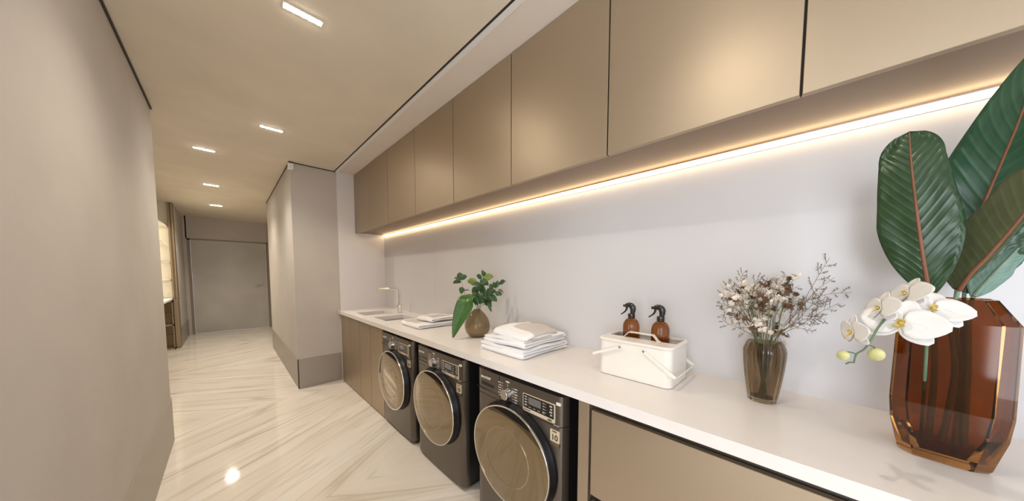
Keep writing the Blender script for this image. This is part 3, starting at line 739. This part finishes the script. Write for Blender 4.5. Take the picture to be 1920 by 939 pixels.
def sprig(lab, ctrl, leaves, name='leafy_branch', mleaf='leaf_small', seed=0):
    pts = curve_pts(ctrl, 8); base = pts[0]
    t = thing(name, lab, 'foliage', base, 'green cuttings in the round vase')
    n = len(pts); b = B(); tube(b, pts, [.0022-.0012*i/n for i in range(n)], 7); obj('stem', b, M['stem_g'], t, 60)
    for (px, py, dx, dy, ln, wd, mk) in leaves:
        p = gp(px, py, rnd.uniform(-.03, .03))
        # attach at the closest stem point
        q = min(pts, key=lambda s: (s-p).length); q = q
        d = (Vector((Rv.x, Rv.y, 0))*dx+Vector((0, 0, -dy))+TOW*rnd.uniform(-.3, .5)).normalized()
        st = q; mid = curve_pts([st, st.lerp(p, .5)+Vector((0, 0, .004)), p, p+d*ln*.5+Vector((0, 0, .004)), p+d*ln], 4)
        # petiole part then blade
        a0 = p; mm = curve_pts([a0, a0+d*ln*.5+Vector((0, 0, .006)), a0+d*ln+Vector((0, 0, -.004))], 6)
        w = d.cross(TOW).normalized(); w = (w+TOW*rnd.uniform(-.6, .6)).normalized()
        bl = leaf_blade('leaf', mm, wd*1.2, (w, w), M[mk or mleaf], t, fold=.25, nu=10, nv=4)
        b = B(); tube(b, [st, st.lerp(a0, .5)+Vector((0, 0, .002)), a0], .0011, 6); obj('leaf_stalk', b, M['stem_g'], bl, 60)
    return t
o_ = gp(893, 590)
sprig('leafy cutting rising at the left of the round vase', [o_, gp(885, 572), gp(868, 555), gp(862, 535), gp(858, 522)],
      [(862, 541, -.2, .9, .05, .036, None), (860, 531, -1, .1, .065, .028, None), (861, 527, 1, -.7, .055, .026, None), (857, 524, -.15, -1, .05, .034, None), (859, 524, 1, -.6, .05, .02, None), (860, 527, -1, -.3, .06, .022, 'leaf_olive'), (866, 548, .9, -.2, .05, .008, 'leaf_olive'), (870, 560, -1, .3, .055, .012, 'leaf_olive')], seed=1)
sprig('leafy cutting with lime green tip at the centre of the round vase', [o_, gp(890, 565), gp(893, 545), gp(896, 530), gp(901, 518)],
      [(889, 535, -1, -.3, .075, .055, 'leaf_lime'), (893, 545, -.7, .4, .06, .05, None), (893, 548, .9, -.1, .06, .05, None), (896, 536, .8, -.4, .06, .045, None), (900, 524, .9, -.2, .085, .05, 'leaf_lime'), (901, 520, .4, -1, .04, .026, None), (898, 526, -.6, -.8, .05, .028, None), (893, 553, .9, .5, .07, .045, None), (891, 560, .9, .6, .07, .04, None), (890, 550, -.2, .9, .06, .05, 'leaf_olive'), (892, 556, -.8, .2, .05, .036, None), (894, 546, .4, -1, .05, .034, None), (899, 530, .9, .5, .055, .034, None), (903, 517, -.4, -.9, .035, .018, None), (896, 538, -.8, -.3, .05, .03, None), (891, 565, .2, -1, .06, .04, None)], seed=2)
sprig('leafy cutting leaning right from the round vase', [o_, gp(897, 570), gp(910, 557), gp(922, 545), gp(933, 535)],
      [(932, 536, .9, -.6, .055, .024, None), (928, 541, .1, -1, .055, .024, None), (925, 543, -.4, -1, .055, .028, None), (930, 545, 1, .5, .05, .010, 'leaf_olive'), (924, 553, 1, .05, .055, .034, None), (912, 556, .9, .55, .075, .045, None), (911, 556, .2, -1, .06, .034, None), (918, 548, -.2, -1, .06, .026, None), (915, 552, .9, -.3, .05, .03, None), (908, 560, -.3, -1, .055, .03, None), (906, 562, .9, .2, .06, .034, None), (934, 534, .7, -.9, .04, .016, None), (905, 562, 1, .9, .06, .04, None)], seed=3)
sprig('leafy cutting crossing low over the right rim of the round vase', [o_, gp(897, 577), gp(903, 573), gp(910, 573)],
      [(911, 574, .6, 1, .055, .018, None), (903, 572, 1, .1, .045, .035, None), (899, 568, .8, -.8, .055, .04, None), (895, 572, .2, -1, .06, .05, None), (897, 560, .6, -1, .05, .04, None), (892, 574, -.5, -1, .06, .04, None), (890, 568, -.9, -.4, .055, .04, None), (902, 566, .3, -1, .05, .036, 'leaf_olive'), (907, 572, .9, .3, .05, .02, None)], seed=4)
t = thing('broad_leaf', 'long broad green leaf drooping over the left side of the round vase', 'leaf', o_)
mid = curve_pts([gp(886, 556, .06), gp(875, 565, .085), gp(866, 585, .10), gp(858, 605, .115), gp(850.5, 630, .125)], 6)
pw = lambda u: (math.sin(PI*min(1, (u+.02)/1.04)**.62))**.8
leaf_blade('blade', mid, .125, (Vector((.7, -.7, .35)), Vector((.7, -.7, .3))), M['leaf_mid'], t, fold=.25, prof=pw, seed=2)
b = B(); tube(b, curve_pts([o_, gp(892, 572, .02), gp(890, 560, .045), gp(886, 556, .06)], 5), .0022, 8); obj('stalk', b, M['stem_g'], t, 60)

# ------------------------------------------------------------------ grey vase with dried flowers
gx, gy, gz = 1.385, .098, .9005
rib = lambda a, h: 1+.032*math.cos(14*a)
outer = [(.036, gz), (.040, gz+.004), (.046, gz+.04), (.053, gz+.09), (.058, gz+.14), (.060, gz+.175), (.0595, gz+.19), (.054, gz+.208), (.050, gz+.217)]
sm = [(p.x, p.y) for p in curve_pts([(r, h, 0) for r, h in outer], 5)]
b = B(); lathe(b, [(0, gz)]+sm+[(max(r-.004, .003), h) for r, h in sm if h > gz+.014][::-1]+[(0, gz+.014)], gx, gy, 96, mod=rib)
tag(obj('fluted_vase', b, M['smoke'], None, 60), 'tall fluted smoky grey glass vase holding dried flowers', 'vase')
DG = gx*Fv.x+gy*Fv.y+(1.15-ZCAM)*Fv.z          # forward distance of the vase
def dp(px, py, dt=0): return PX(px, py, DG-dt)
def blossom(b, c, r, rd):
    up = Vector((rd.uniform(-1, 1), rd.uniform(-1, 1), rd.uniform(.1, 1.2))).normalized(); a = up.orthogonal().normalized(); bb = up.cross(a)
    n = 6
    for ring, (ro, lift) in enumerate(((1, .35), (.65, .8))):
        for k in range(n):
            an = 2*PI*(k+.5*ring)/n+rd.uniform(-.2, .2); d = a*math.cos(an)+bb*math.sin(an); s = up.cross(d)
            R_ = r*ro*rd.uniform(.8, 1.15)
            p0 = c; p1 = c+d*R_*.6+up*lift*R_*.35+s*R_*.34; p2 = c+d*R_+up*lift*R_*.8; p3 = c+d*R_*.6+up*lift*R_*.35-s*R_*.34
            b.faces.new([b.verts.new(p) for p in (p0, p1, p2, p3)])
base_g = Vector((gx, gy, gz+.02))
rd = random.Random(77)
ORD = 'leftmost second third fourth fifth sixth seventh eighth ninth tenth eleventh twelfth thirteenth fourteenth fifteenth sixteenth seventeenth eighteenth nineteenth rightmost'.split()
tips = [(1372, 549), (1381, 578), (1395, 560), (1400, 548), (1412, 553), (1420, 540), (1409, 573), (1430, 566), (1445, 552), (1457, 524), (1462, 541), (1480, 524), (1490, 552), (1440, 574), (1452, 590), (1466, 620), (1413, 600), (1432, 605), (1471, 566), (1398, 535)]
rank = {p: k for k, p in enumerate(sorted(tips))}
for i, (px, py) in enumerate(tips):
    dt = rd.uniform(-.055, .07); tip = dp(px, py, dt)
    off = Vector((tip.x-gx, tip.y-gy, 0)); rim = Vector((gx, gy, gz+.215))+off*min(1, .036/max(off.length, .001))*.8
    foot = Vector((gx-off.x*.12, gy-off.y*.12, gz+.02))
    main = curve_pts([foot, rim, rim.lerp(tip, .55)+Vector((0, 0, .012)), tip], 6)
    t = thing('dried_flower_stem', ORD[rank[(px, py)]]+' dried cream and brown flower stem'+(' from the left' if 0 < rank[(px, py)] < 19 else '')+' in the fluted grey vase', 'dried flower', foot, 'dried flowers in the fluted grey vase')
    b = B(); tube(b, main, [.0017-.0007*k/len(main) for k in range(len(main))], 5)
    heads = [tip]
    for k in range(rd.randint(6, 8)):
        f = rd.randint(int(len(main)*.62), len(main)-2); p = main[f]; q = tip+Vector((rd.gauss(0, .015), rd.gauss(0, .015), rd.gauss(-.016, .020)))
        tube(b, [p, p.lerp(q, .5)+Vector((0, 0, .003)), q], .0007, 4); heads.append(q)
    obj('stem', b, M['twig_g'], t)
    for k, h in enumerate(heads):
        brown = rd.random() < (.40 if px > 1410 else .22); b = B()
        for _ in range(4): blossom(b, h+Vector((rd.gauss(0, .005), rd.gauss(0, .005), rd.gauss(0, .005))), rd.uniform(.006, .0115), rd)
        o = obj('blossom', b, M['dry_brown' if brown else 'dry_white'], t)
def feather(ctrl, nside, ln, seed, name='dried_twig', lab='fine feathery dried twig spreading from the fluted grey vase', m='twig'):
    r2 = random.Random(seed); main = curve_pts(ctrl, 8)
    t = thing(name, lab, 'dried twig', main[0], 'fine dried twigs in the fluted grey vase')
    b = B(); n = len(main); tube(b, main, [.0012-.0008*k/n for k in range(n)], 5); st = obj('stem', b, M[m], t)
    b = B()
    for k in range(nside):
        f = int(n*(.42+.56*k/nside)); f = min(f, n-2); p = main[f]; d = (main[f+1]-main[f-1]).normalized()
        s = d.cross(TOW).normalized()*(1 if k % 2 else -1)
        l = ln*(1-.45*k/nside)*r2.uniform(.7, 1.2); q = p+(d*.8+s*.75+TOW*r2.uniform(-.5, .5)).normalized()*l
        cu = curve_pts([p, p.lerp(q, .5)+s*l*.08, q], 5); tube(b, cu, .0006, 4)
        for m_ in range(5):
            u = .3+.7*m_/5; pp = cu[int(u*(len(cu)-1))]; dd = (q-p).normalized(); ss = dd.cross(TOW).normalized()*(1 if m_ % 2 else -1)
            qq = pp+(dd*.7+ss*.8+TOW*r2.uniform(-.6, .6)).normalized()*l*.22*r2.uniform(.6, 1.2); tube(b, [pp, pp.lerp(qq, .5)+dd*.001, qq], [.0009, .0010, .0003], 4)
    obj('twiglets', b, M[m], t)
rim0 = Vector((gx, gy, gz+.214))
def fe(pts, ns, ln, seed, dt=0, **k):
    r = dp(*pts[0]); off = Vector((r.x-gx, r.y-gy, 0)); foot = Vector((gx-off.x*.2, gy-off.y*.2, gz+.02))
    rp = rim0+off.normalized()*.03 if off.length > .03 else Vector((r.x, r.y, rim0.z))
    feather([foot, rp]+[dp(px, py, dt*(i+1)/len(pts)) for i, (px, py) in enumerate(pts[1:])], ns, ln, seed, **k)
fe([(1465, 640), (1490, 590), (1530, 525), (1540, 508), (1556, 483)], 9, .055, 1, lab='tallest dried twig, rising high to the right of the dried flowers')
fe([(1462, 640), (1500, 575), (1545, 553), (1597, 548)], 12, .05, 2, .04, lab='dried twig with tip farthest right in the fluted grey vase')
fe([(1465, 640), (1500, 610), (1530, 590), (1572, 568)], 14, .06, 3, .06, lab='dried twig spreading right, just under the farthest reaching one')
fe([(1465, 640), (1495, 600), (1525, 570), (1555, 560)], 12, .055, 13, -.03, lab='short dried twig spreading right behind the flower heads')
fe([(1465, 640), (1500, 602), (1525, 598), (1550, 598)], 10, .04, 4, .05, lab='lowest dried twig on the right side of the fluted grey vase')
fe([(1462, 640), (1500, 580), (1530, 545), (1565, 520)], 8, .045, 14, .03, lab='dried twig angled up right between the tallest and the farthest reaching ones')
fe([(1405, 640), (1392, 600), (1372, 560), (1348, 552)], 12, .045, 5, .03, lab='dried twig reaching far left beside the cream blossoms')
fe([(1403, 640), (1385, 615), (1362, 605), (1350, 590)], 9, .04, 6, .05, lab='lowest dried twig on the left side of the fluted grey vase')
fe([(1410, 640), (1400, 570), (1388, 530), (1396, 508)], 14, .05, 7, -.02, lab='tallest dried twig on the left side of the bunch')
fe([(1415, 640), (1412, 570), (1415, 530), (1432, 522)], 14, .045, 8, -.04, lab='dried twig standing upright in the middle of the dried flowers')
fe([(1405, 640), (1385, 580), (1370, 545), (1365, 530)], 14, .05, 9, .0, lab='dried twig at upper left, just under the tallest left one')
fe([(1430, 640), (1450, 580), (1475, 550), (1498, 535)], 10, .04, 10, -.03, lab='dried twig rising right of the brown flower heads')
fe([(1400, 640), (1380, 590), (1358, 570), (1349, 575)], 12, .045, 11, .02, lab='dried twig reaching out left at mid height of the bunch')
fe([(1425, 640), (1425, 580), (1430, 550), (1440, 520)], 12, .045, 12, -.05, lab='dried twig just right of the middle, level with the brown heads')

# ------------------------------------------------------------------ big faceted amber vase
ax, ay, az = 1.292, -.262, .9005
rotv = math.atan2(-ay, -ax)+rad(2)
def csq(h, c, z):
    """square of half width h with chamfered corners c"""
    p = [(h, -(h-c)), (h, h-c), (h-c, h), (-(h-c), h), (-h, h-c), (-h, -(h-c)), (-(h-c), -h), (h-c, -h)]
    co, si = math.cos(rotv), math.sin(rotv)
    return [(ax+x*co-y*si, ay+x*si+y*co, z) for x, y in p]
OUT = [(.063, .022, az), (.067, .024, az+.006), (.082, .028, az+.085), (.0855, .026, az+.14), (.083, .022, az+.348), (.054, .016, az+.403)]
INN = [(h-.008, max(c-.004, .008), z) for h, c, z in OUT[2:]]
b = B(); skin_loops(b, [csq(*o) for o in OUT]+[csq(INN[-1][0]+.002, .014, OUT[-1][2])]+[csq(*o) for o in INN[:-1][::-1]]+[csq(.052, .02, az+.022)])
tag(obj('faceted_vase', b, M['amber']), 'large faceted amber glass vase with orchids and big leaves at the near end', 'vase')
DV = ax*Fv.x+ay*Fv.y+(1.3-ZCAM)*Fv.z
def vp(px, py, dt=0): return PX(px, py, DV-dt)
def stem_tube(t, pts, r, m, name='stalk'):
    n = len(pts); b = B(); tube(b, pts, [r*(1-.5*k/n) for k in range(n)], 10); return obj(name, b, M[m], t, 60)
CR = Vector((-CAM.x+ax, -CAM.y+ay, 0)).normalized(); SIDE = Vector((CR.y, -CR.x, 0))   # sideways across the view of the vase
# leaf 1, upright, in front
def bigleaf(name, lab, stalk, mid, width, w0, w1, m, rib, prof, fold, ruffle, seed, cup=0, asym=(1, 1)):
    t = thing(name, lab, 'leaf', stalk[0])
    stem_tube(t, curve_pts(stalk+[mid[0]], 8), .0065, 'stem_pale')
    mp = curve_pts(mid, 8)
    bl = leaf_blade('blade', mp, width, (w0, w1), M[m], t, fold=fold, prof=prof, nu=40, nv=14, ruffle=ruffle, seed=seed, cup=cup, asym=asym)
    n = len(mp); b = B(); tube(b, [p+TOW*.001 for p in mp], [.0042*(1-.75*k/n) for k in range(n)], 8); obj('midrib', b, M[rib], bl, 60)
    return t
ov = lambda u: (math.sin(PI*min(.5, u*1.15+.02))**.75 if u < .42 else 1)*(1-.22*max(0, (u-.40)/.35) if u < .75 else .78*max(0, 1-((u-.75)/.25)**2.2)**.5)
bot = Vector((ax, ay, az+.03))
bigleaf('large_leaf', 'upright broad dark green leaf with reddish midrib, left of the big leaves', [bot+SIDE*-.02+CR*-.01, vp(1752, 700, .0), vp(1748, 600, .0)],
        [vp(1742, 553, .0), vp(1728, 470, .005), vp(1716, 380, .0), vp(1707, 300, -.01), vp(1704, 247, -.02)], .130, SIDE*1, SIDE*1, 'leaf_deep', 'stem_r', ov, .10, .008, 3)
bigleaf('large_leaf', 'blue-green leaf with red midrib reaching past the upper right of the photo', [bot+SIDE*.02+CR*.02, vp(1800, 690, -.03), vp(1790, 600, -.04)],
        [vp(1795, 530, -.035), vp(1812, 455, -.03), vp(1838, 395, -.015), vp(1872, 315, .015), vp(1904, 240, .055), vp(1938, 150, .105), vp(1978, 50, .155)], .165, SIDE*.95+Vector((0, 0, -.3)), SIDE*.95+Vector((0, 0, -.3)), 'leaf_blue', 'stem_r', lambda u: max(0, math.sin(PI*u**.78))**.85, -.12, .006, 5)
bigleaf('large_leaf', 'brownish olive leaf folded over the blue-green one', [bot+SIDE*.0+CR*.0, vp(1790, 700, .01), vp(1782, 600, .01)],
        [vp(1797, 545, .015), vp(1818, 515, .035), vp(1850, 482, .06), vp(1885, 442, .085), vp(1920, 400, .11), vp(1965, 345, .14), vp(2020, 285, .17)], .150, SIDE*.5+TOW*.15+Vector((0, 0, -.7)), SIDE*.5+TOW*.15+Vector((0, 0, -.7)), 'leaf_olive', 'stem_r', ov, .3, .004, 7, 0, (1.0, .12))
bigleaf('large_leaf', 'added dark leaf standing in for the shaded half of the pale curled leaf', [bot+SIDE*.02, vp(1805, 680, -.03), vp(1806, 600, -.03)],
        [vp(1808, 548, -.03), vp(1830, 512, -.03), vp(1865, 478, -.03), vp(1905, 438, -.01), vp(1960, 385, .01)], .095, SIDE*.5+Vector((0, 0, -.6)), SIDE*.5+Vector((0, 0, -.6)), 'leaf_deep', 'stem_g', ov, .2, .012, 13)  # extra leaf; its dark green stands for the shaded half of the pale blade
bigleaf('large_leaf', 'pale turquoise curled leaf leaning out at the lower right of the big leaves', [bot+SIDE*.03, vp(1815, 680, -.01), vp(1816, 600, -.01)],
        [vp(1824, 556, -.01), vp(1852, 524, -.01), vp(1888, 486, -.01), vp(1925, 448, -.01), vp(1990, 385, -.01)], .060, SIDE*.5+Vector((0, 0, -.6)), SIDE*.5+Vector((0, 0, -.6)), 'leaf_pale', 'stem_pale', ov, .5, .010, 9)

# orchid spray
t = thing('orchid_spray', 'white moth orchid spray with five blooms and two buds hanging over the vase rim', 'orchid', bot+SIDE*-.03+CR*-.02)
OD = .115
oc = curve_pts([bot+SIDE*-.03+CR*-.02, vp(1735, 690, .015), vp(1740, 600, .025), vp(1742, 556, .045), vp(1725, 562, .075), vp(1700, 578, .095), vp(1670, 590, .105), vp(1648, 612, .11), vp(1632, 640, .11), vp(1620, 655, .11), vp(1606, 664, .11), vp(1601, 680, .11)], 6)
n = len(oc); b = B(); tube(b, oc, [.0032-.0018*k/n for k in range(n)], 8)
for a_, e_ in (((1632, 648), (1643, 655)), ((1606, 664), (1582, 660)), ((1601, 680), (1586, 682))):
    tube(b, curve_pts([vp(*a_, .11), vp((a_[0]+e_[0])/2, (a_[1]+e_[1])/2-2, .11), vp(*e_, .11)], 4), .0014, 6)
obj('stem', b, M['stem_g'], t, 60)
def petal(b, c, d, nrm, L, Wd, cup, tipr=.5):
    s = nrm.cross(d).normalized(); rows = []; nu, nv = 9, 6
    for i in range(nu+1):
        u = i/nu; w = Wd*.5*(math.sin(PI*min(1, u*.93+.035)**(1-.35*tipr)))**.65
        if i == 0: w = Wd*.07
        rows.append([b.verts.new(c+d*(L*u)+s*(w*(j/nv*2-1))+nrm*(cup*(u*u*L*.5)-.0+.18*w*(j/nv*2-1)**2)) for j in range(nv+1)])
    for r0, r1 in zip(rows, rows[1:]):
        for j in range(nv): b.faces.new((r0[j], r0[j+1], r1[j+1], r1[j]))
def bloom(px, py, size, facing, roll, dt=OD):
    c = vp(px, py, dt); nrm = facing.normalized(); up = Vector((0, 0, 1)); up = (up-nrm*up.dot(nrm)).normalized(); rt = up.cross(nrm)
    dirv = lambda a: (rt*math.cos(rad(a+roll))+up*math.sin(rad(a+roll)))
    b = B()
    for a in (90, 215, 325): petal(b, c-nrm*.002, dirv(a), nrm, size*.50, size*.34, -.15, .2)
    for a in (8, 172): petal(b, c, dirv(a), nrm, size*.56, size*.58, -.10, .8)
    f = obj('flower', b, M['petal'], t, 180)
    md = f.modifiers.new('thickness', 'SOLIDIFY'); md.thickness = .0010
    b = B(); k = size
    for a in (60, 120): petal(b, c+nrm*.002, dirv(a)*.6+nrm*.6, nrm, k*.12, k*.09, .4)
    petal(b, c+nrm*.002, (dirv(270)*.8+nrm*.7).normalized(), nrm, k*.20, k*.13, .2); bmesh.ops.create_icosphere(b, subdivisions=2, radius=k*.035, matrix=Matrix.Translation(c+nrm*.006))
    l = obj('lip', b, M['lip'], f, 180)
toc = -CR
bloom(1690, 606, .105, toc+SIDE*-.1+Vector((0, 0, .35)), -8, .125)
bloom(1748, 580, .098, toc+SIDE*.25+Vector((0, 0, .75)), -12, .085)
bloom(1652, 578, .075, toc*.6+SIDE*-.75+Vector((0, 0, .2)), 10, .105)
bloom(1702, 552, .085, toc*.55+SIDE*-.7+Vector((0, 0, .35)), 12, .075)
bloom(1600, 622, .072, toc*.6+SIDE*-.8+Vector((0, 0, -.1)), 5, .115)
for px, py, r in ((1643, 664, .0125), (1581, 666, .0095)):
    b = B(); c = vp(px, py, .11); bmesh.ops.create_icosphere(b, subdivisions=3, radius=r, matrix=Matrix.Translation(c))
    for v in b.verts: v.co.z = c.z+(v.co.z-c.z)*1.08
    obj('bud', b, M['bud'], t, 180)
